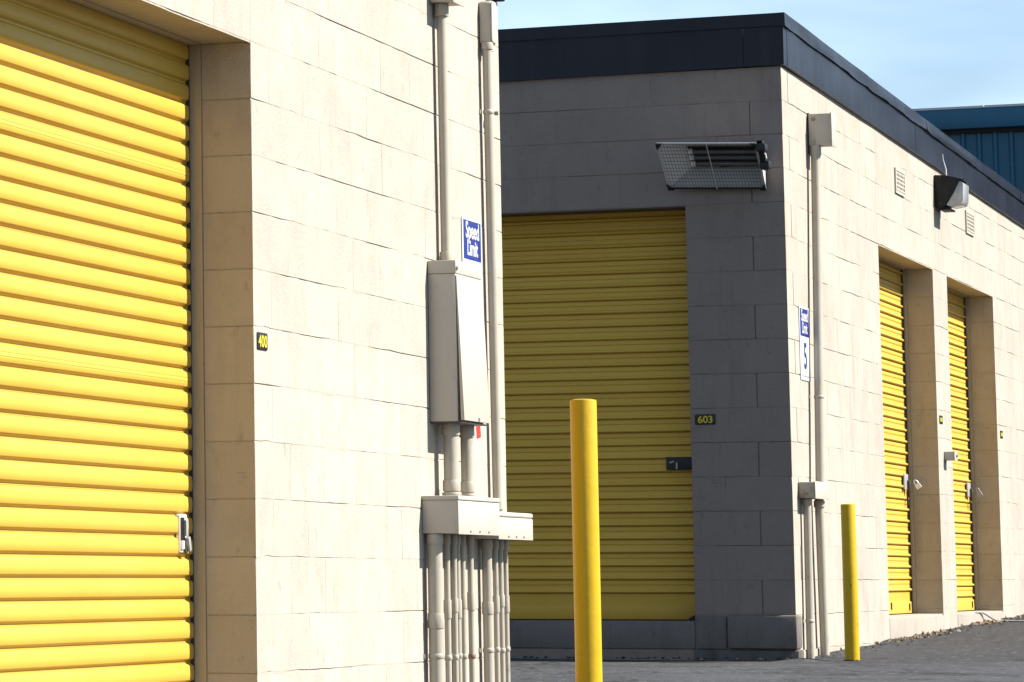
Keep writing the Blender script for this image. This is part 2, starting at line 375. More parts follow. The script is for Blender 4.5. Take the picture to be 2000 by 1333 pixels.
def roller_door(bld, name, fr, rotz, a0, a1, z0, z1, rec, pitch, prof, phase, seams=(), seamprof=None, flip=False):
    """a door (part) of slats (sub-parts); returns the door"""
    door_o = Vector(fr((a0+a1)/2, z0, -rec))
    mb = MB(); mb.box(0, 0, 0, 0, 0, 0); mb = MB()
    # bottom bar is the door's own mesh
    mb.hexa([fr(a0+.02, z0+.002, -rec-.02), fr(a1-.02, z0+.002, -rec-.02), fr(a1-.02, z0+.002, -rec+.012), fr(a0+.02, z0+.002, -rec+.012),
             fr(a0+.02, z0+.085, -rec-.02), fr(a1-.02, z0+.085, -rec-.02), fr(a1-.02, z0+.085, -rec+.010), fr(a0+.02, z0+.085, -rec+.010)])
    d = mb.build(name, M_door, bld, door_o, bevel=.003)
    L = a1-a0-.027
    base = slat_mesh(pitch, L, prof); sm = slat_mesh(pitch, L, seamprof) if seamprof else base
    z = phase+math.ceil((z0+.084-phase)/pitch)*pitch
    # filler from the bar to the first slat
    fb = MB(); fb.hexa([fr(a0+.022, z0+.08, -rec-.012), fr(a1-.022, z0+.08, -rec-.012), fr(a1-.022, z0+.08, -rec), fr(a0+.022, z0+.08, -rec), fr(a0+.022, z+.001, -rec-.012), fr(a1-.022, z+.001, -rec-.012), fr(a1-.022, z+.001, -rec), fr(a0+.022, z+.001, -rec)])
    fb.build('slat', M_door, d)
    k = 0
    while z < z1+.02:
        kk = round((z-phase)/pitch)
        ob = link('slat', sm if kk in seams else base, d, fr(a0+.0135, z+random.uniform(-.0006, .0006), -rec+random.uniform(-.0008, .0008)), rot=(0, 0, rotz))
        z += pitch; k += 1
    return d
def jambs(bld, fr, a0, a1, z0, z1, rec, mat=M_jamb):
    d0 = D+.003
    for a, s in ((a0, 1), (a1, -1)):
        mb = MB()
        mb.hexa([fr(a-.0*s, z0, -rec-.06), fr(a+.004*s, z0, -rec-.06), fr(a+.004*s, z0, -d0), fr(a-.02*s, z0, -d0), fr(a, z1, -rec-.06), fr(a+.004*s, z1, -rec-.06), fr(a+.004*s, z1, -d0), fr(a-.02*s, z1, -d0)])
        mb.build('door_frame', mat, bld)
        t = MB()
        t.hexa([fr(a+.0045*s, z0, -rec-.05), fr(a+.030*s, z0, -rec-.05), fr(a+.030*s, z0, -rec-.014), fr(a+.0045*s, z0, -rec-.012), fr(a+.0045*s, z1, -rec-.05), fr(a+.030*s, z1, -rec-.05), fr(a+.030*s, z1, -rec-.012), fr(a+.0045*s, z1, -rec-.012)])
        t.hexa([fr(a+.0045*s, z0, -rec-.002), fr(a+.010*s, z0, -rec-.002), fr(a+.010*s, z0, -rec+.012), fr(a+.0045*s, z0, -rec+.012), fr(a+.0045*s, z1, -rec-.002), fr(a+.010*s, z1, -rec-.002), fr(a+.010*s, z1, -rec+.012), fr(a+.0045*s, z1, -rec+.012)])
        t.build('door_track', M_track, bld)
    h = MB(); h.hexa([fr(a0+.02, z1-.002, -rec-.06), fr(a1-.02, z1-.002, -rec-.06), fr(a1-.02, z1-.002, -d0), fr(a0+.02, z1-.002, -d0), fr(a0+.02, z1+.03, -rec-.06), fr(a1-.02, z1+.03, -rec-.06), fr(a1-.02, z1+.03, -d0), fr(a0+.02, z1+.03, -d0)])
    h.build('door_header', mat, bld)

# ================================================================ building with door 400 (left)
S1 = side(C1)
B1Y0, B1Y1 = 8.6, 16.105
b1 = thing('storage_building', (C1-3, 12, gz(12)), 'nearer cream block storage building with the large sunlit yellow door marked 400', 'building')
r0 = lambda n: (.41+n)*RH
O1 = (10.30, 12.762, r0(-3)+.0, r0(9))
mb = MB(); z_bot, z_top = r0(-6), r0(12)
core(mb, S1, B1Y0, B1Y1-.006, z_bot, z_top, [O1])
rows = []
segs_all = []
for n in range(-6, 12):
    sg = cuts(B1Y0, B1Y1, n, 12.762, 1, [O1], r0(n), r0(n+1)); segs_all.append((n, sg))
    joints(mb, S1, sg, r0(n), r0(n+1), .9)
mb.box(C1-.30, C1-.34, B1Y0, B1Y1-.2, z_bot, z_top)      # back of the recess
wall1 = mb.build('wall', M_mortar, b1)
cnt = 0
for n, sg in segs_all:
    for s0, s1 in sg:
        if cnt > 298: break
        link('block', block_mesh(s1-s0, 'plain', [M_cream1]), wall1, S1(s0, r0(n), random.uniform(-.0004, .0004))); cnt += 1
mb = MB(); mb.box(C1-.36, C1-8, B1Y0, B1Y1-.002, z_bot, z_top); mb.box(C1-D-.008, C1-.36, B1Y1-.19, B1Y1-.002, z_bot, z_top); mb.build('side_wall', M_cream1, b1)
mb = MB(); mb.box(C1-8.02, C1+.03, B1Y0, B1Y1+.02, z_top+.003, z_top+.31); mb.build('fascia', M_fascia, b1, bevel=.006)
mb = MB(); mb.box(C1-8.03, C1+.045, B1Y0, B1Y1+.035, z_top+.24, z_top+.325); mb.build('roof', M_fascia, b1, bevel=.006)
mb = MB(); mb.box(C1-.30, C1-.02, O1[0]+.004, O1[1]-.004, O1[2]-.2, O1[2]-.004); mb.build('door_sill', M_sill, b1, bevel=.01)
REC1 = .243
door1 = roller_door(b1, 'roller_door', S1, 0, O1[0], O1[1], O1[2], O1[3], REC1, .0735, prof_wide, 1.697, seams=(-4, -14), seamprof=prof_wide_seam)
jambs(b1, S1, O1[0], O1[1], O1[2], O1[3], REC1)
mb = MB(); mb.hexa([S1(O1[0]+.03, O1[3]-.085, -REC1-.03), S1(O1[1]-.03, O1[3]-.085, -REC1-.03), S1(O1[1]-.03, O1[3]-.085, -REC1-.018), S1(O1[0]+.03, O1[3]-.085, -REC1-.018), S1(O1[0]+.03, O1[3], -REC1-.03), S1(O1[1]-.03, O1[3], -REC1-.03), S1(O1[1]-.03, O1[3], -REC1-.018), S1(O1[0]+.03, O1[3], -REC1-.018)])
# latch of door 400 (sub-parts of the door)
lo = -REC1+.016
def plateS(fr, a, h, w, hh, o0, o1, r=.006, rot=0):
    m_ = MB(); c, s = math.cos(rot), math.sin(rot)
    m_.prism(rrect(w, hh, r), o0, o1, lambda u, v, d: fr(a+c*u-s*v, h+s*u+c*v, d)); return m_
plateS(S1, 12.632, .166, .074, .134, lo-.012, lo+.004, .010).build('latch_plate', M_chrome, door1, bevel=.0015)
plateS(S1, 12.620, .178, .040, .086, lo+.004, lo+.0055, .005).build('latch_slot', M_black, door1)
plateS(S1, 12.640, .184, .022, .056, lo+.005, lo+.016, .002).build('latch_bolt', M_steel, door1, bevel=.001)
plateS(S1, 12.652, .128, .020, .050, lo+.008, lo+.022, .002, .32).build('latch_lever', M_steel, door1, bevel=.001)
plateS(S1, 12.612, .125, .022, .030, lo+.004, lo+.012, .003).build('latch_catch', M_chrome, door1, bevel=.001)
plateS(S1, 12.640, .105, .012, .030, lo+.006, lo+.012, .002, .6).build('latch_hook', M_track, door1)

# ================================================================ building with doors 603 (right)
S2 = side(C2)
B2X0, B2Y1 = -8.6, 36.4
b2 = thing('storage_building', (C2-3, 30, gz(28)), 'farther block storage building with a shaded grey end wall and dark navy fascia', 'building')
OF = (-7.24, -4.995, -.236, 11*RH)
OA = (25.76, 27.995, -.236, 11*RH)
OB = (28.634, 30.925, -.236, 11*RH)
q = lambda k: k*RH
KB, KT = -3, 15
mb = MB(); core(mb, S2, Y2+.006, B2Y1, q(KB), q(KT), [OA, OB])
mbg = MB(); core(mbg, face, B2X0, C2-D-.004, q(KB), q(KT), [OF])
blocks = []
for k in range(KB, KT):
    sg = cuts(Y2, B2Y1, k, Y2, 1, [OA, OB], q(k), q(k+1)); joints(mb, S2, sg, q(k), q(k+1))
    for s0, s1 in sg:
        if k % 2 == 0 and s0 < Y2+.01: continue      # end of the corner block of the grey wall
        blocks.append(('side', s0, s1, k, s0 < Y2+.01))
    sg = cuts(B2X0, C2, k, C2, 0, [OF], q(k), q(k+1)); joints(mbg, face, sg, q(k), q(k+1))
    for s0, s1 in sg:
        if k % 2 != 0 and s1 > C2-.01: continue
        blocks.append(('face', s0, s1, k, s1 > C2-.01))
mb.box(C2-.30, C2-.34, Y2+.4, B2Y1, q(KB), q(KT)); 
wall2 = mb.build('wall', M_mortar, b2)
mbg.box(B2X0, C2-.4, Y2+.36, Y2+.40, q(KB), q(KT))
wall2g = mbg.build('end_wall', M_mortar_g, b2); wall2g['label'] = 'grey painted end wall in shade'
def rank(b):
    t, s0, s1, k, c = b
    if t == 'face': return -1000 if s1 > -6.3 else 2000-s1
    return s0-(40 if c else 0)-(0 if k > -3 else -500)
blocks.sort(key=rank)
PROUD = set()
rest = bmesh.new()
for i, (t, s0, s1, k, c) in enumerate(blocks):
    o = random.uniform(-.0004, .0004)
    if t == 'side':
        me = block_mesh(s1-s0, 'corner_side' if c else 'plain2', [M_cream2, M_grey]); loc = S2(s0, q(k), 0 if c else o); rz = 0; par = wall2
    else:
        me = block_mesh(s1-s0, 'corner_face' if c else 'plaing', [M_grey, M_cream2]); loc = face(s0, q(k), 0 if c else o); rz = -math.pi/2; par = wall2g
    if i < 290: link('block', me, par, loc, rot=(0, 0, rz))
    else:
        T = Matrix.Translation(Vector(loc)-W[wall2])@Matrix.Rotation(rz, 4, 'Z')
        n0 = len(rest.verts); f0 = len(rest.faces); rest.from_mesh(me); rest.verts.ensure_lookup_table(); rest.faces.ensure_lookup_table()
        for v in rest.verts[n0:]: v.co = T@v.co
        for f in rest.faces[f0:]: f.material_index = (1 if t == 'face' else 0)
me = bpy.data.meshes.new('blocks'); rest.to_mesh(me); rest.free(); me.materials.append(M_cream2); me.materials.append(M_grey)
link('blocks', me, wall2, W[wall2], kind='stuff')
# body behind, roof
mb = MB(); mb.box(C2-.42, B2X0, Y2+.42, B2Y1, q(KB), q(KT)); mb.build('inner_wall', M_dark, b2)
mb = MB(); mb.box(C2-.01, B2X0, Y2+.01, B2Y1, q(KT)+.012, q(KT)+.18); mb.build('roof', M_roofw, b2)
# fascia: panels with seams, and a cap flashing over them
fas = None
def ftop(y): return 3.352-.0150*(y-Y2)
def fbot(y): return 3.056-.0112*(y-Y2)
PR = .022
def panel(bld, fr, a0, a1, zt, zb, o, name, mat, wav=.003, lowwav=0.0, th=.02, seed=0):
    na, nh = 14, 4; m_ = MB(); vs = []
    for j in range(nh+1):
        for i in range(na+1):
            a = a0+(a1-a0)*i/na; t = j/nh
            lw = lowwav*(mn.noise((a*1.9, seed, 3))+.5*mn.noise((a*5.1, seed, 9)))*(1-t)
            z = zb(a)+lw*.5+(zt(a)-zb(a))*t
            edge = 1 if 0 < i < na else 0
            vs.append(fr(a, z, o+edge*wav*mn.noise((a*1.3, t*1.4, seed+5))+max(0, lw)*1.2))
    n1 = na+1
    fs = [(j*n1+i, j*n1+i+1, (j+1)*n1+i+1, (j+1)*n1+i) for j in range(nh) for i in range(na)]
    # thickness: bottom, top and end returns back to the wall
    q0 = len(vs); vs += [fr(a0+(a1-a0)*i/na, zb(a0+(a1-a0)*i/na), o-th) for i in range(na+1)]
    q1 = len(vs); vs += [fr(a0+(a1-a0)*i/na, zt(a0+(a1-a0)*i/na), o-th) for i in range(na+1)]
    fs += [(q0+i, q0+i+1, i+1, i) for i in range(na)]+[(nh*n1+i, nh*n1+i+1, q1+i+1, q1+i) for i in range(na)]
    fs += [(q0, 0, nh*n1, q1), (q0+na, na, nh*n1+na, q1+na)]
    m_.add(vs, fs); return m_.build(name, mat, bld, smooth=True)
mb = MB(); mb.box(C2-.02, B2X0, Y2+.005, B2Y1, q(KT)+.16, q(KT)+.20)
fas = mb.build('fascia', M_fascia, b2)
seams = [Y2-PR+.001, 22.69, 24.98, 27.29, 29.64, 32.06, 34.4, B2Y1]
for i in range(len(seams)-1):
    panel(fas, S2, seams[i]+.0015, seams[i+1]-.0015, ftop, fbot, PR+(.0015 if i % 2 else 0), 'fascia_panel', M_fascia, .007, .004, .024, i)
capz = lambda y: ftop(y)-.068
for i in range(0, len(seams)-1):
    if i == 0: continue
    a0 = Y2-PR-.012 if i == 1 else seams[i]+.4
    a1 = (seams[i+1]+.4) if i < len(seams)-2 else B2Y1
    panel(fas, S2, a0, a1-.001, lambda y: ftop(y)+.012, capz, PR+.012+(.001 if i % 2 else 0), 'cap_flashing', M_fascia, .004, .016, .04, 20+i)
xsm = [B2X0, -7.0, -4.62-.0, C2+PR-.002]
for i in range(3):
    panel(fas, face, xsm[i]+.0015, xsm[i+1]-.0015, lambda x: 3.352, lambda x: 3.052+.006*(x-C2), PR, 'fascia_panel', M_fascia, .003, .002, .024, 40+i)
panel(fas, face, B2X0, C2+PR+.011, lambda x: 3.364, lambda x: 3.287, PR+.011, 'cap_flashing', M_fascia, .002, .006, .04, 50)
# doors
REC2 = .225
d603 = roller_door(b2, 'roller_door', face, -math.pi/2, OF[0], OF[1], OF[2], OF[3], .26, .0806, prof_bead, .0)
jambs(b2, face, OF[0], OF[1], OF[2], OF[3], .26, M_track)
dA = roller_door(b2, 'roller_door', S2, 0, OA[0], OA[1], OA[2], OA[3], REC2, .0812, prof_bead, .0)
jambs(b2, S2, OA[0], OA[1], OA[2], OA[3], REC2)
dB = roller_door(b2, 'roller_door', S2, 0, OB[0], OB[1], OB[2], OB[3], REC2, .0812, prof_bead, .03)
jambs(b2, S2, OB[0], OB[1], OB[2], OB[3], REC2)
for O in (OA, OB):
    mb = MB(); mb.hexa([S2(O[0]+.003, -.9, -.32), S2(O[1]-.003, -.9, -.32), S2(O[1]-.003, -.9, .004), S2(O[0]+.003, -.9, .004), S2(O[0]+.003, -.238, -.32), S2(O[1]-.003, -.238, -.32), S2(O[1]-.003, -.250, .004), S2(O[0]+.003, -.250, .004)])
    mb.build('door_sill', M_sill, b2, bevel=.006)
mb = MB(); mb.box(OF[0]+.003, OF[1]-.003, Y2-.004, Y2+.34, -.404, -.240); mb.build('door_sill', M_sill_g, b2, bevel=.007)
mb = MB(); mb.box(OF[0]-.05, OF[1]-.006, Y2+.012, Y2+.3, -1.0, -.408); mb.build('foundation', M_found, b2, bevel=.01)
# proud rough base stones at the corner of the grey wall
def stone(x0, x1, y0, y1, z0, z1, mat, name='base_block', r=.010, seed=1, par=b2):
    m_ = MB(); n = 5; m_.box(x0, x1, y0, y1, z0, z1)
    ob = m_.build(name, mat, par, bevel=r, seg=2)
    for v in ob.data.vertices:
        nn = mn.noise_vector((v.co.x*9+seed, v.co.y*9, v.co.z*9)); v.co += nn*.004
    return ob
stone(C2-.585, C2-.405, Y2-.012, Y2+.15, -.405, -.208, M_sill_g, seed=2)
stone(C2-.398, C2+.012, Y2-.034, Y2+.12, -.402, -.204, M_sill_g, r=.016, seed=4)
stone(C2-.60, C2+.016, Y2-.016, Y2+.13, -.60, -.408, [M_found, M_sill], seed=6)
stone(C2-.2, C2+.013, Y2+.125, 22.75+.35, -.60, -.408, M_sill, seed=8)
for (y0, y1) in ((23.11, 24.4), (24.41, 25.75)):
    stone(C2-.2, C2+.009, y0, y1, -.7, -.4055, M_sill, 'footing', .006, seed=y0)
# vents set into the top courses
def vent(y0, y1, z0, z1):
    m_ = MB(); t = .016
    for a, b, c_, d_ in ((y0, y1, z0, z0+t), (y0, y1, z1-t, z1), (y0, y0+t, z0+t, z1-t), (y1-t, y1, z0+t, z1-t)):
        m_.box(C2-.01, C2+.012, a, b, c_, d_)
    v = m_.build('vent', M_box, b2)
    bk = MB(); bk.box(C2+.0005, C2+.002, y0+.005, y1-.005, z0+.005, z1-.005); bk.build('vent_opening', M_track, v)
    n = 6
    for i in range(n):
        y = y0+t+(y1-y0-2*t)*(i+.5)/n
        s = MB(); s.box(C2+.003, C2+.009, y-.012, y+.012, z0+t, z1-t); s.build('vent_bar', M_box, v)
    for i in range(5):
        z = z0+t+(z1-z0-2*t)*(i+.5)/5
        s = MB(); s.box(C2+.0035, C2+.0105, y0+t, y1-t, z-.005, z+.005); s.build('louvre', M_box, v)
vent(26.48, 26.85, 2.648, 2.822); vent(29.62, 30.0, 2.632, 2.805)
# door 603 latch, latches of the side doors, small pull straps in the corners
plateS(face, -5.117, .699, .165, .078, -.248, -.226, .004).build('latch_plate', M_black, d603, bevel=.002)
plateS(face, -5.135, .685, .012, .040, -.226, -.220, .002).build('latch_bolt', M_steel, d603)
plateS(face, -5.165, .708, .030, .010, -.226, -.221, .002, .3).build('latch_lever', M_steel, d603)
m_ = MB(); m_.hexa([face(-5.09, -.236, -.25), face(-5.03, -.236, -.25), face(-5.03, -.236, -.23), face(-5.09, -.236, -.23), face(-5.08, -.222, -.25), face(-5.045, -.205, -.25), face(-5.045, -.205, -.23), face(-5.08, -.222, -.23)]); m_.build('pull_handle', M_black, d603)
def side_latch(d, yc, zc):
    plateS(S2, yc, zc, .16, .11, -REC2+.012, -REC2+.022, .006).build('latch_plate', M_steel, d, bevel=.002)
    plateS(S2, yc+.05, zc-.02, .05, .06, -REC2+.022, -REC2+.040, .004).build('latch_bolt', M_track, d, bevel=.002)
    plateS(S2, yc+.05, zc-.115, .03, .10, -REC2+.016, -REC2+.022, .004).build('pull_strap', M_black, d)
side_latch(dA, 27.82, .70); side_latch(dB, 30.74, .705)
def foot(d, y, z=-.205):
    plateS(S2, y, z, .035, .05, -REC2+.010, -REC2+.016, .008).build('foot_bracket', M_black, d)
foot(dA, 27.85, -.19); foot(dA, 26.1 if False else 27.1, -.18); foot(dB, 30.77, -.19)

# ================================================================ things fixed to the nearer building
def conduit(fr, a0, z0, a1, z1, g, r, label, couplings=(), clamps=(), group=None, mat=M_conduit, collar=None, g1=None, bottom_flare=0, rust=False):
    g1 = g if g1 is None else g1
    loc = fr((a0+a1)/2, min(z0, z1), (g+g1)/2)
    t = thing('conduit', loc, label, 'conduit', group)
    P = lambda z: (a0+(a1-a0)*(z0-z)/(z0-z1), g+(g1-g)*(z0-z)/(z0-z1))
    m_ = MB(); n = 8; pts = []
    for i in range(n+1):
        z = z0+(z1-z0)*i/n; a, gg = P(z); pts.append(fr(a, z, gg))
    m_.tube(pts, r, 24); m_.build('pipe', mat, t, smooth=True)
    for (zc, h, rr) in couplings:
        a, gg = P(zc); m_ = MB(); m_.tube([fr(a, zc-h/2, gg), fr(a, zc-h/2+.003, gg), fr(a, zc+h/2-.003, gg), fr(a, zc+h/2, gg)], [rr*.97, rr, rr, rr*.97], 24); m_.build('coupling', mat, t, smooth=True)
    for zc in clamps:
        a, gg = P(zc); m_ = MB(); R_ = r+.003
        m_.tube([fr(a, zc-.010, gg), fr(a, zc-.007, gg), fr(a, zc+.007, gg), fr(a, zc+.010, gg)], [r+.0008, R_, R_, r+.0008], 24)
        m_.hexa([fr(a-R_-.012, zc-.009, .0005), fr(a-R_*.6, zc-.009, .0005), fr(a-R_*.6, zc-.009, .006), fr(a-R_-.012, zc-.009, .006), fr(a-R_-.012, zc+.009, .0005), fr(a-R_*.6, zc+.009, .0005), fr(a-R_*.6, zc+.009, .006), fr(a-R_-.012, zc+.009, .006)])
        m_.build('clamp', M_rusty if rust else mat, t, smooth=True)
    return t
# top junction box and its conduit
t = thing('junction_box', S1(15.11, 2.366, .05), 'beige junction box at the top edge above the meter box conduit', 'junction box')
m_ = MB(); m_.box(C1+.003, C1+.102, 15.037, 15.185, 2.372, 2.56); m_.build('body', M_box, t, bevel=.003)
m_ = MB(); m_.box(C1+.100, C1+.106, 15.030, 15.192, 2.366, 2.565); m_.build('cover', M_box, t, bevel=.002)
conduit(S1, 15.104, 2.372, 15.112, 1.296, .033, .0205, 'single beige conduit running down into the top of the grey meter box', [(2.345, .05, .030), (1.322, .04, .026)])
# conduit body (LB) and long conduit near the corner
t = thing('pull_box', S1(15.825, 2.288, .03), 'rounded beige pull box high beside the building corner', 'pull box')
m_ = MB(); m_.prism(rrect(.076, .190, .018, 5), .003, .056, lambda u, v, d: S1(15.825+u, 2.388+v, d)); m_.build('body', M_box, t, bevel=.006, seg=3)
m_ = MB(); m_.prism(rrect(.080, .180, .02, 5), .0562, .061, lambda u, v, d: S1(15.825+u, 2.390+v, d)); m_.build('cover', M_box, t, bevel=.0015)
m_ = MB(); m_.tube([S1(15.81, 2.262, .033), S1(15.81, 2.30, .033)], .024, 20); m_.build('hub', M_box, t, smooth=True)
lc = conduit(S1, 15.800, 2.29, 15.838, .286, .033, .0205, 'long beige conduit beside the building corner, right of the speed limit sign', [(2.285, .03, .0255)], [2.0])
m_ = MB(); m_.tube([S1(15.86, 2.0, .045), S1(15.86, 2.0, .062)], .010, 10); m_.build('clamp_bolt', M_rusty, lc, smooth=True)
m_ = MB(); m_.tube([S1(15.836, .30, .033), S1(15.836, .335, .033)], .026, 20); m_.build('coupling', M_conduit, lc, smooth=True)
# meter box with its cover hanging open at the bottom
t = thing('meter_box', S1(15.13, .632, .06), 'tall beige metal meter box with its front cover sprung open at the bottom', 'electrical box')
y0, y1, z0, z1 = 14.946, 15.330, .640, 1.294
m_ = MB(); m_.box(C1+.002, C1+.118, y0, y1, z0, z1-.055); m_.build('body', M_box, t, bevel=.003)
m_ = MB(); m_.box(C1+.002, C1+.1205, y0-.002, y1+.002, z1-.054, z1); m_.build('hood', M_box, t, bevel=.003)
m_ = MB(); m_.hexa([(C1+.1305, y0+.001, z0+.004), (C1+.1305, y1, z0+.004), (C1+.146, y1, z0+.004), (C1+.146, y0+.001, z0+.004), (C1+.119, y0+.001, z1-.062), (C1+.119, y1, z1-.062), (C1+.1225, y1, z1-.062), (C1+.1225, y0+.001, z1-.062)])
cv = m_.build('cover', M_box, t, bevel=.0015); cv['label'] = 'front cover sprung open at the bottom'
m_ = MB(); m_.box(C1+.0, C1+.136, y0+.003, y1+.01, z0-.006, z0-.0005); m_.build('bottom_lip', M_track, t)
m_ = MB(); m_.tube([S1(15.16, z0+.006, .147), S1(15.16, z0+.020, .147)], .006, 8); m_.build('latch', M_steel, t)
m_ = MB(); m_.tube([S1(14.955, 1.262, .1215), S1(14.955, 1.262, .128)], .008, 10); m_.build('screw', M_rusty, t)
for (y, r, g, L) in ((15.05, .031, .058, 'wider of the two short conduits between the meter box and the wiring trough'), (15.285, .026, .058, 'narrower of the two short conduits between the meter box and the wiring trough')):
    conduit(S1, y, .634, y, .341, g, r, L, [(.612, .05, r+.006), (.383, .045, r+.005), (.35, .012, r+.008)])
# wiring troughs
def trough(y0, y1, z0, z1, p, label, lid=.016, roundr=.003):
    t = thing('wiring_trough', S1((y0+y1)/2, z0, p/2), label, 'electrical box')
    m_ = MB(); m_.box(C1+.002, C1+p-.002, y0+.003, y1-.003, z0, z1-lid); m_.build('body', M_box, t, bevel=.002)
    m_ = MB(); m_.box(C1+.002, C1+p+.003, y0-.001, y1+.001, z1-lid+.0005, z1+.002); m_.build('lid', M_box, t, bevel=roundr, seg=3)
    m_ = MB(); m_.box(C1+p-.0018, C1+p+.001, y0+.001, y1-.001, z0-.004, z1-lid-.003); m_.build('front_cover', M_box, t, bevel=.001)
    for i in range(3):
        y = y0+(y1-y0)*(.28+.22*i); m_ = MB(); m_.tube([S1(y, z0+.008, p+.0008), S1(y, z0+.008, p+.004)], .004, 8); m_.build('screw', M_track, t)
    return t
trough(14.808, 15.425, .188, .336, .152, 'beige wiring trough under the meter box, nearer of the two troughs')
trough(15.45, 16.0, .174, .282, .140, 'smaller beige wiring trough reaching out past the building corner', .020, .008)
low = [(14.848, .0297, 'thick conduit under the near wiring trough, leftmost of its row', -.16, -.30, .060),
       (15.075, .0128, 'thin conduit beside the thick one, second from left under the near wiring trough', -.115, -.31, .055),
       (15.150, .0115, 'thin conduit under the near wiring trough, third from left', -.10, -.31, .055),
       (15.225, .0132, 'thin conduit with a rusty clamp under the near wiring trough, fourth from left', -.115, -.305, .055),
       (15.310, .0120, 'thin conduit with a rusty clamp under the near wiring trough, fifth from left', -.085, -.31, .055),
       (15.390, .0130, 'rightmost thin conduit of the row under the near wiring trough', -.085, -.31, .055),
       (15.650, .0210, 'thicker leftmost conduit under the far wiring trough', -.115, -.29, .050),
       (15.815, .0118, 'thin conduit next to the thicker one under the far wiring trough', -.10, -.29, .050),
       (15.895, .0122, 'third conduit from left under the far wiring trough', -.085, -.295, .050),
       (15.975, .0118, 'rightmost thin conduit under the far wiring trough, at the building corner', -.10, -.29, .050)]
for i, (y, r, L, zc, zk, ch) in enumerate(low):
    conduit(S1, y, .19 if i < 6 else .176, y+(.0 if i < 6 else .004), gz(15.5)-.03, .012+r+(.010 if i in (2, 5) else 0), r, L,
            [(zc, ch+.02*(i % 2), r+.0032), (.165 if i < 6 else .15, .04, r+.004)], [zk], rust=i in (3, 4, 5))
# red sticker
tag(plateS(S1, 15.672, .626, .062, .056, .0006, .0016, .008, .15).build('sticker', M_red), 'small red sticker on the cream wall below the meter box', 'sticker')

# lettering
def text_mesh(s, size, off=0.0, sx=1.0):
    cu = bpy.data.curves.new('lettering', 'FONT'); cu.body = s; cu.size = size; cu.align_x = 'CENTER'; cu.align_y = 'CENTER'
    cu.extrude = .0004; cu.offset = off; cu.resolution_u = 4
    o = bpy.data.objects.new('lettering', cu); C.objects.link(o)
    bpy.context.view_layer.update()
    me = bpy.data.meshes.new_from_object(o.evaluated_get(bpy.context.evaluated_depsgraph_get()))
    bpy.data.objects.remove(o); bpy.data.curves.remove(cu)
    return [(v.co.x*sx, v.co.y, v.co.z) for v in me.vertices], [tuple(p.vertices) for p in me.polygons]
def letters(s, size, fr, a, h, o, mat, parent, off=.0, sx=1.0, rot=0.0, name='lettering'):
    vs, fs = text_mesh(s, size, off, sx); m_ = MB()
    cx = (min(v[0] for v in vs)+max(v[0] for v in vs))/2; cy = (min(v[1] for v in vs)+max(v[1] for v in vs))/2
    c_, s_ = math.cos(rot), math.sin(rot)
    m_.add([fr(a+(x-cx)*c_-(y-cy)*s_, h+(x-cx)*s_+(y-cy)*c_, o+z+.0004) for x, y, z in vs], fs)
    return m_.build(name, mat, parent)
def number_plate(fr, a, h, w, hh, txt, label, rot=0.0):
    t = thing('number_plate', fr(a, h-hh/2, .002), label, 'number plate')
    plateS(fr, a, h, w, hh, .001, .004, .008, rot).build('plate', M_plate, t, bevel=.0008)
    if txt: letters(txt, hh*.95, fr, a, h, .0045, M_digit, t, .0012, 1.05, rot)
    else:
        for i in (-1, 0, 1): plateS(fr, a+i*w*.24, h, w*.17, hh*.5, .0042, .005, .006).build('digit', M_digit, t)
    return t
number_plate(S1, 12.847, .846, .112, .062, '400', 'black number plate reading 400 in yellow beside the near door')
number_plate(face, -4.907, .951, .124, .062, '603', 'black number plate reading 603 on the grey wall', rot=.0)
number_plate(S2, 28.15, 1.152, .14, .060, '', 'small number plate on the narrow pier between the two sunlit doors')
number_plate(S2, 31.135, 1.148, .13, .060, '', 'small number plate right of the farthest yellow door')
def speed_sign(fr, a, h, label):
    """12 x 18 inch sign: blue panel with words above, large numeral below"""
    t = thing('speed_limit_sign', fr(a, h-.2285, .003), label, 'sign')
    plateS(fr, a, h, .302, .446, .002, .005, .014).build('panel', M_white, t, bevel=.001)
    plateS(fr, a, h+.126, .268, .166, .0052, .0058, .003).build('blue_field', M_blue, t)
    letters('Speed', .098, fr, a, h+.158, .0062, M_white, t, .0022, .88)
    letters('Limit', .092, fr, a, h+.094, .0062, M_white, t, .0022, .88)
    letters('5', .22, fr, a, h-.075, .0056, M_blue, t, .004, .9, name='numeral')
    m_ = MB(); m_.prism([(-.125, -.001), (.125, -.001), (.125, .0015), (-.125, .0015)], .0052, .0057, lambda u, v, d: fr(a+u, h-.198+v, d)); m_.build('rule', M_blue, t)
    return t
speed_sign(S1, 15.610, 1.303, 'blue and white Speed Limit sign half hidden behind the meter box')
speed_sign(S2, 23.085, 1.416, 'blue and white Speed Limit 5 sign beside the conduit near the shaded corner')

# ================================================================ things fixed to the farther building
t = thing('junction_box', S2(23.41, 2.64, .08), 'square beige junction box high on the farther building by its corner', 'junction box')
m_ = MB(); m_.box(C2+.012, C2+.150, 23.36, 23.47, 2.646, 2.842); m_.build('body', M_box, t, bevel=.003)
m_ = MB(); m_.box(C2+.148, C2+.154, 23.352, 23.478, 2.638, 2.848); m_.build('cover', M_box, t, bevel=.002)
m_ = MB(); m_.box(C2+.001, C2+.012, 23.375, 23.455, 2.60, 2.85); m_.build('mounting_plate', M_track, t)
for zz in (2.81, 2.67):
    m_ = MB(); m_.tube([(C2+.04, 23.3605, zz), (C2+.04, 23.354, zz)], .012, 10); m_.build('knockout', M_rusty, t)
conduit(S2, 23.385, 2.646, 23.16, .575, .046, .0285, 'long beige conduit from the high junction box down to the rusty box', [(2.615, .06, .034)], [1.10], g1=.060)
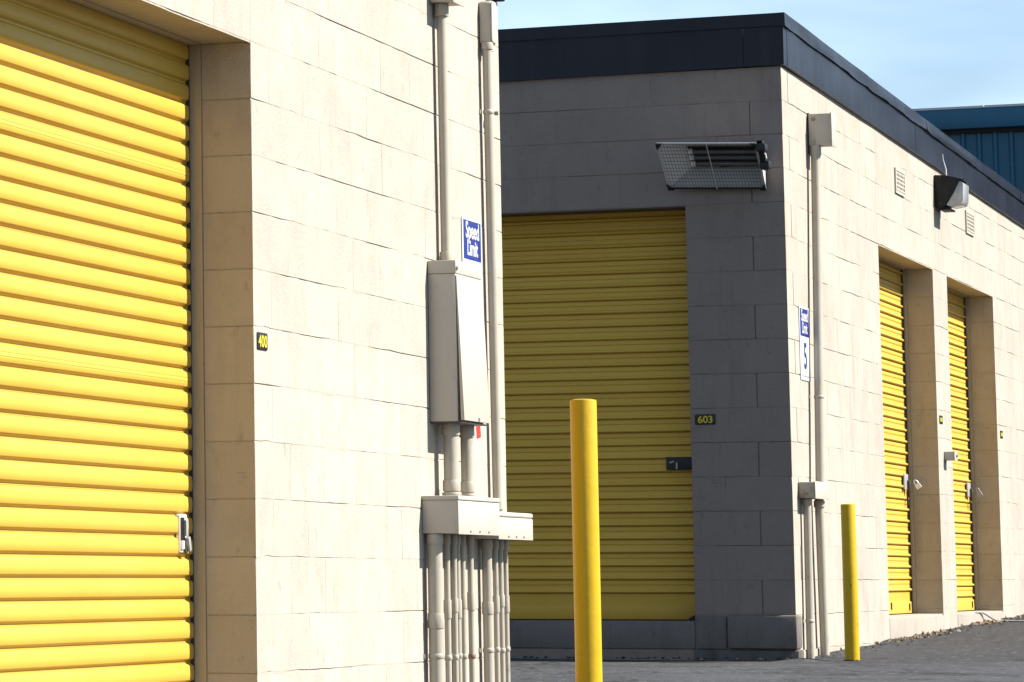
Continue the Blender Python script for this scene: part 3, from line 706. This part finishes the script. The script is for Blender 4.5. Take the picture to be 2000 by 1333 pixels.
t = thing('junction_box', S2(22.95, .48, .05), 'small rust-stained junction box low beside the shaded corner', 'junction box')
m_ = MB(); m_.box(C2+.002, C2+.099, 22.77, 23.19, .484, .578); m_.build('body', M_rusty, t, bevel=.004)
m_ = MB(); m_.box(C2+.0992, C2+.104, 22.765, 23.195, .480, .582); m_.build('cover', M_box, t, bevel=.002)
conduit(S2, 22.85, .485, 22.825, gz(22.8)-.03, .037, .0235, 'left of the two conduits rising from the asphalt to the rusty box', [(.462, .035, .029)], [-.24])
conduit(S2, 23.185, .485, 23.235, gz(23.2)-.03, .045, .0270, 'right of the two conduits rising from the asphalt to the rusty box', [(.455, .04, .033)], [])
# small box on the pier between the two side doors
t = thing('junction_box', S2(28.30, .86, .04), 'tiny grey switch box on the pier between the two sunlit doors', 'junction box')
m_ = MB(); m_.box(C2+.001, C2+.070, 28.24, 28.36, .862, .925); m_.build('body', M_box, t, bevel=.003)
m_ = MB(); m_.box(C2+.0705, C2+.078, 28.235, 28.365, .858, .929); m_.build('cover', M_box, t, bevel=.002)
m_ = MB(); m_.tube([(C2+.078, 28.30, .895), (C2+.092, 28.30, .895)], .010, 10); m_.build('button', M_rusty, t)
# wall lamp
t = thing('wall_lamp', S2(28.3, 2.69, .06), 'black wedge-shaped wall lamp with a clear prism lens under the fascia', 'lamp')
ya, yb = 28.17, 28.46
pf = [(.004, 2.700), (.004, 2.934), (.085, 2.930), (.160, 2.912), (.187, 2.900), (.135, 2.800), (.075, 2.705), (.06, 2.692)]
m_ = MB(); m_.prism(pf, ya, yb, lambda u, v, d: (C2+u, d, v)); m_.build('housing', M_lampblk, t, bevel=.003)
lf = [(.182, 2.888), (.210, 2.868), (.203, 2.742), (.187, 2.716), (.110, 2.702), (.083, 2.714), (.137, 2.801)]
m_ = MB(); m_.prism(lf, ya+.012, yb-.012, lambda u, v, d: (C2+u, d, v)); m_.build('lens', M_glass, t, bevel=.004)
m_ = MB(); m_.hexa([(C2+.178, ya-.004, 2.896), (C2+.214, ya-.004, 2.884), (C2+.214, yb+.004, 2.884), (C2+.178, yb+.004, 2.896), (C2+.18, ya-.004, 2.905), (C2+.216, ya-.004, 2.892), (C2+.216, yb+.004, 2.892), (C2+.18, yb+.004, 2.905)]); m_.build('visor', M_lampblk, t)
m_ = MB(); m_.box(C2+.03, C2+.11, ya+.03, yb-.03, 2.680, 2.6925); m_.build('bottom_frame', M_lampblk, t, bevel=.003)
m_ = MB(); m_.tube([(C2+.07, 28.3, 2.93), (C2+.07, 28.3, 2.985), (C2+.052, 28.3, 3.06), (C2+.050, 28.3, 3.10)], [.007, .006, .004, .003], 10); m_.build('white_streak', M_white, t, smooth=True)  # white rod stands in for a pale streak on the fascia
for zz in (2.915, 2.725):
    m_ = MB(); m_.tube([(C2+.045, ya, zz), (C2+.045, ya-.006, zz)], .008, 8); m_.build('screw', M_track, t)
# padlocks
def padlock(y, z, x, tilt, label, pm_=None, k=.82):
    pm_ = pm_ or M_chrome
    t = thing('padlock', (x, y, z-.05), label, 'padlock')
    ca, sa = math.cos(tilt), math.sin(tilt)
    T = lambda u, v, d: (x+k*(u*ca-v*sa), y+k*d, z+k*(u*sa+v*ca))
    m_ = MB(); m_.prism(rrect(.046, .044, .008), -.012, .012, lambda u, v, d: T(u, v-.045, d)); m_.build('body', pm_, t, bevel=.002)
    pts = [T(-.015, -.024, 0), T(-.015, 0, 0)]+[T(-.015*math.cos(math.pi*k/8), .015*math.sin(math.pi*k/8), 0) for k in range(1, 8)]+[T(.015, 0, 0), T(.015, -.024, 0)]
    m_ = MB(); m_.tube(pts, .0036, 10); m_.build('shackle', pm_, t, smooth=True)
padlock(27.885, .70, C2-REC2+.075, .55, 'silver padlock hanging from the latch of the nearer sunlit side door')
padlock(30.80, .705, C2-REC2+.075, .45, 'padlock hanging from the latch of the farthest yellow door', M_steel)

# grilled heater on the grey wall: hood tilted down and out from the wall
t = thing('infrared_heater', (-4.80, Y2-.05, 2.33), 'grey radiant heater with wire grille and three tubes on the shaded wall', 'heater')
TL, TR, BR, BL = Vector((-5.067, Y2-.40, 2.571)), Vector((-4.486, Y2-.40, 2.545)), Vector((-4.503, Y2-.06, 2.314)), Vector((-5.076, Y2-.06, 2.338))
ex = (TR-TL).normalized(); ey = (TL-BL).normalized(); en = ex.cross(ey).normalized()
if en.y > 0: en = -en                    # outward: towards viewer and down
def H(u, v, d):    # u 0..1 along, v 0 bottom..1 top, d outward
    return (BL.lerp(BR, u)).lerp(TL.lerp(TR, u), v)+en*d
bk = .13
ib = [H(.225, .11, -bk), H(.975, .11, -bk), H(.975, .56, -bk), H(.225, .56, -bk)]
rim = [H(0, 0, 0), H(1, 0, 0), H(1, 1, 0), H(0, 1, 0)]
def slab(pts, th, name, mat):
    n = (Vector(pts[1])-Vector(pts[0])).cross(Vector(pts[3])-Vector(pts[0])).normalized()
    if n.dot(en) > 0: n = -n
    m_ = MB(); m_.hexa([Vector(p)+n*th for p in pts]+[Vector(p) for p in pts]); return m_.build(name, mat, t)
slab([rim[0], ib[0], ib[3], rim[3]], .004, 'end_panel', M_hl)
slab([rim[0], rim[1], ib[1], ib[0]], .004, 'lower_reflector', M_hm)
slab([rim[1], rim[2], ib[2], ib[1]], .004, 'end_panel', M_hm)
slab([ib[3], ib[2], rim[2], rim[3]], .004, 'upper_reflector', M_hm)
slab([ib[0], ib[1], ib[2], ib[3]], .004, 'back_panel', M_black)
for i, v in enumerate((.26, .40, .53)):
    a, b = H(.28, v, -bk+.030), H(.97, v, -bk+.030)
    m_ = MB(); m_.tube([a, b], .013, 16); tb = m_.build('tube', M_tube, t, smooth=True)
    a2, b2_ = H(.238, v, -bk+.030), H(.285, v, -bk+.030)
    m_ = MB(); m_.tube([a2, b2_], .017, 12); m_.build('tube_socket', M_hl, tb, smooth=True)
    m_ = MB(); m_.tube([H(.30, v-.055, -bk+.016), H(.965, v-.055, -bk+.016)], .006, 8); m_.build('reflector_rib', M_hm, t, smooth=True)
def bar(u0, v0, u1, v1, d, r, name, mat, n=6):
    m_ = MB(); m_.tube([H(u0, v0, d), H(u1, v1, d)], r, n); return m_.build(name, mat, t)
for i in range(1, 31): bar(i/31, .02, i/31, .98, .003, .0011, 'grille_wire', M_wire)
for i in range(1, 13): bar(.01, i/13, .99, i/13, .0052, .0011, 'grille_wire', M_wire)
bar(.505, 0, .505, 1, .008, .003, 'centre_bar', M_hm, 8)
for a, b in (((0, 0), (1, 0)), ((1, 0), (1, 1)), ((1, 1), (0, 1)), ((0, 1), (0, 0))):
    bar(a[0], a[1], b[0], b[1], .002, .006 if a != (1, 0) else .0075, 'rim', M_steel if a in ((1, 1), (1, 0)) else M_black if a == (0, 0) else M_hm, 8)
for cu, cv_ in ((0, 0), (1, 0), (1, 1), (0, 1)):
    su, sv = (1 if cu == 0 else -1), (1 if cv_ == 0 else -1)
    m_ = MB(); p = [H(cu-su*.012, cv_-sv*.02, 0), H(cu+su*.055, cv_-sv*.02, 0), H(cu-su*.012, cv_+sv*.12, 0)]
    m_.add([x+en*.006 for x in p]+[x+en*.014 for x in p], [(0, 1, 2), (3, 5, 4), (0, 3, 4, 1), (1, 4, 5, 2), (2, 5, 3, 0)]); m_.build('corner_guard', M_black, t)
# clamp bracket at the right end, holding the hood to the wall
m_ = MB()
for v, w_ in ((.90, .05), (.52, .05)):
    p = H(1.03, v, 0); m_.box(p.x-.016, p.x+.040, p.y-.03, p.y+.05, p.z-.022, p.z+.022)
pa, pb = H(1.0, .95, -.01), H(1.0, .45, -.01)
m_.hexa([pb+Vector((.006, -.02, -.02)), pb+Vector((.040, -.02, -.02)), pb+Vector((.040, .05, -.02)), pb+Vector((.006, .05, -.02)), pa+Vector((.006, -.02, .02)), pa+Vector((.040, -.02, .02)), pa+Vector((.040, .05, .02)), pa+Vector((.006, .05, .02))])
m_.build('end_bracket', M_black, t, bevel=.004)
m_ = MB(); m_.tube([H(1.07, .74, -.01), H(1.07, .64, -.01)], .006, 8); m_.build('bracket_bolt', M_hl, t)
m_ = MB(); c0 = H(.6, .20, -bk-.006); m_.box(c0.x-.05, c0.x+.05, c0.y-.02, Y2-.001, c0.z-.03, c0.z+.03); m_.build('wall_bracket', M_black, t, bevel=.004)

# ================================================================ bollards
def bollard(x, y, ztop, r, label, lean=0.0):
    zb = gz(y)-.03
    t = thing('bollard', (x, y, gz(y)), label, 'bollard', 'yellow bollards')
    m_ = MB(); m_.tube([(x, y, zb), (x+lean*.5, y, (zb+ztop)/2), (x+lean, y, ztop-.004), (x+lean, y, ztop)], [r, r, r, r*.975], 40, caps=False); m_.build('post', M_boll, t, smooth=True)
    m_ = MB(); m_.tube([(x+lean, y, ztop-.012), (x+lean, y, ztop+.001), (x+lean, y, ztop+.004)], [r*.95, r*.95, r*.6], 32); m_.build('cap', M_boll, t, smooth=True)
    m_ = MB(); n = 26; vs = [(x+r*.9*math.cos(2*math.pi*k/n), y+r*.9*math.sin(2*math.pi*k/n), gz(y)+.016) for k in range(n)]
    vs += [(x+(r*1.25+.012*mn.noise((k*.9, x, y)))*math.cos(2*math.pi*k/n), y+(r*1.25+.03*mn.noise((k*.7, x, 2)))*math.sin(2*math.pi*k/n), gz(y)-.004) for k in range(n)]
    m_.add(vs, [(k, (k+1) % n, n+(k+1) % n, n+k) for k in range(n)]); m_.build('base_patch', M_tar, t, smooth=True)
    return t
bollard(-3.221, 12.9, .616, .0455, 'tall thick yellow bollard standing free in front of door 603')
bollard(-4.078, 22.58, .439, .0418, 'shorter yellow bollard beside the conduits at the shaded corner')

# ================================================================ cable, litter
m_ = MB(); pts = [S2(29.2, -.244, -.05), S2(29.7, -.238, .012), S2(29.85, -.262, .03), S2(29.95, -.30, .07), (C2+.13, 30.0, gz(30)+.014), (C2+.3, 30.02, gz(30)+.012), (C2+.7, 30.06, gz(30)+.012), (C2+1.6, 30.3, gz(30)+.012)]
P = []
for i in range(len(pts)-1):
    for k in range(6): P.append(Vector(pts[i]).lerp(Vector(pts[i+1]), k/6))
P = [(P[max(0, i-2)]+P[max(0, i-1)]+P[i]+P[min(len(P)-1, i+1)]+P[min(len(P)-1, i+2)])/5 for i in range(len(P))]
m_.tube(P, .008, 8); tag(m_.build('cable', M_cable, smooth=True), 'pale cable trailing from the farthest door sill onto the asphalt', 'cable')
rnd = random.Random(3)
def scatter(name, mat, n, fn, s0, s1, flat, kind='stuff'):
    m_ = MB()
    for _ in range(n):
        x, y = fn(); s = rnd.uniform(s0, s1); a = rnd.uniform(0, 6.28); h = s*flat*rnd.uniform(.5, 1.5)
        z = gz(y)+.008; c_, s_ = math.cos(a)*s, math.sin(a)*s
        tz = [rnd.uniform(0, h) for _ in range(4)]
        p = [(x+c_, y+s_, z+tz[0]), (x-s_*.5, y+c_*.5, z+tz[1]), (x-c_, y-s_, z+tz[2]), (x+s_*.5, y-c_*.5, z+tz[3])]
        m_.add(p+[(x+rnd.uniform(-.3, .3)*s, y, z+h*1.6)], [(0, 1, 4), (1, 2, 4), (2, 3, 4), (3, 0, 4), (3, 2, 1, 0)])
    o = m_.build(name, mat, None, (0, 0, 0), kind=kind); return o
tag(scatter('leaf_litter', M_leaf, 180, lambda: (C2+.03+abs(rnd.gauss(0, .07)), rnd.choice((rnd.uniform(22.9, 33), rnd.uniform(25.6, 27.6), rnd.uniform(28.8, 30)))), .008, .026, .6), 'dry leaves and grit along the foot of the sunlit wall', 'litter')
tag(scatter('asphalt_crumbs', M_tar, 160, lambda: rnd.choice(((rnd.uniform(-6.2, -4.3), Y2-.05-abs(rnd.gauss(0, .08))), (C2+.06+abs(rnd.gauss(0, .12)), rnd.uniform(22.6, 32)))), .006, .02, .45), 'dark crumbled asphalt along the foot of the walls', 'rubble')

# ================================================================ blue metal building behind
BY = 46.0
def at_blue(u, v):
    d = r2*((u-PX)/F)-u2*((v-PY)/F)+fwd; return d*(BY/d.y)
bt = 5.565
t = thing('metal_building', (-2, BY, gz(BY)), 'blue ribbed metal building rising behind the storage roof', 'building')
X0, X1 = -12.0, 6.0
pw = .93; i = 0; x = X0
pm = None
zb_ = gz(BY)-.2; zt_ = bt-.24
def pan_mesh():
    prof = []
    n = 5; w_ = pw/n
    for k in range(n):
        b = k*w_; prof += [(b, 0), (b+w_*.62, 0), (b+w_*.72, -.03), (b+w_*.90, -.03), (b+w_*.98, 0)]
    prof.append((pw, 0))
    vs = [(a, o, 0) for a, o in prof]+[(a, o, zt_-zb_) for a, o in prof]; n_ = len(prof)
    me = bpy.data.meshes.new('wall_panel'); me.from_pydata(vs, [], [(k, k+1, n_+k+1, n_+k) for k in range(n_-1)]); me.update(); me.materials.append(M_bluew); return me
pm = pan_mesh()
while x < X1-.5:
    link('wall_panel', pm, t, (x, BY, zb_)); x += pw
X1 = x
m_ = MB(); m_.box(X0-.1, X1+.1, BY-.13, BY+.1, bt-.25, bt-.012); m_.build('eave_trim', M_bluef, t, bevel=.01)
m_ = MB(); m_.box(X0-.1, X1+.1, BY-.06, BY+.04, bt-.30, bt-.25); m_.build('eave_shadow_strip', M_dark, t)  # solid dark strip painted as the shadow line below the eave
m_ = MB(); m_.box(X0-.05, X1+.05, BY+.04, BY+14, zb_, bt-.26); m_.build('side_wall', M_bluew, t)
m_ = MB(); m_.hexa([(X0-.1, BY+.1, bt-.24), (X1+.1, BY+.1, bt-.24), (X1+.1, BY+14.1, bt-.24), (X0-.1, BY+14.1, bt-.24), (X0-.1, BY+.1, bt-.02), (X1+.1, BY+.1, bt-.02), (X1+.1, BY+14.1, bt+.3), (X0-.1, BY+14.1, bt+.3)]); m_.build('roof', M_roofw, t)
x = X0
while x < X1:
    L = rnd.uniform(2.5, 3.2); m_ = MB(); m_.box(x, min(x+L-.01, X1), BY-.135, BY+.12, bt-.0115, bt+rnd.uniform(.010, .016)); m_.build('roof_edge', M_roofw, t); x += L
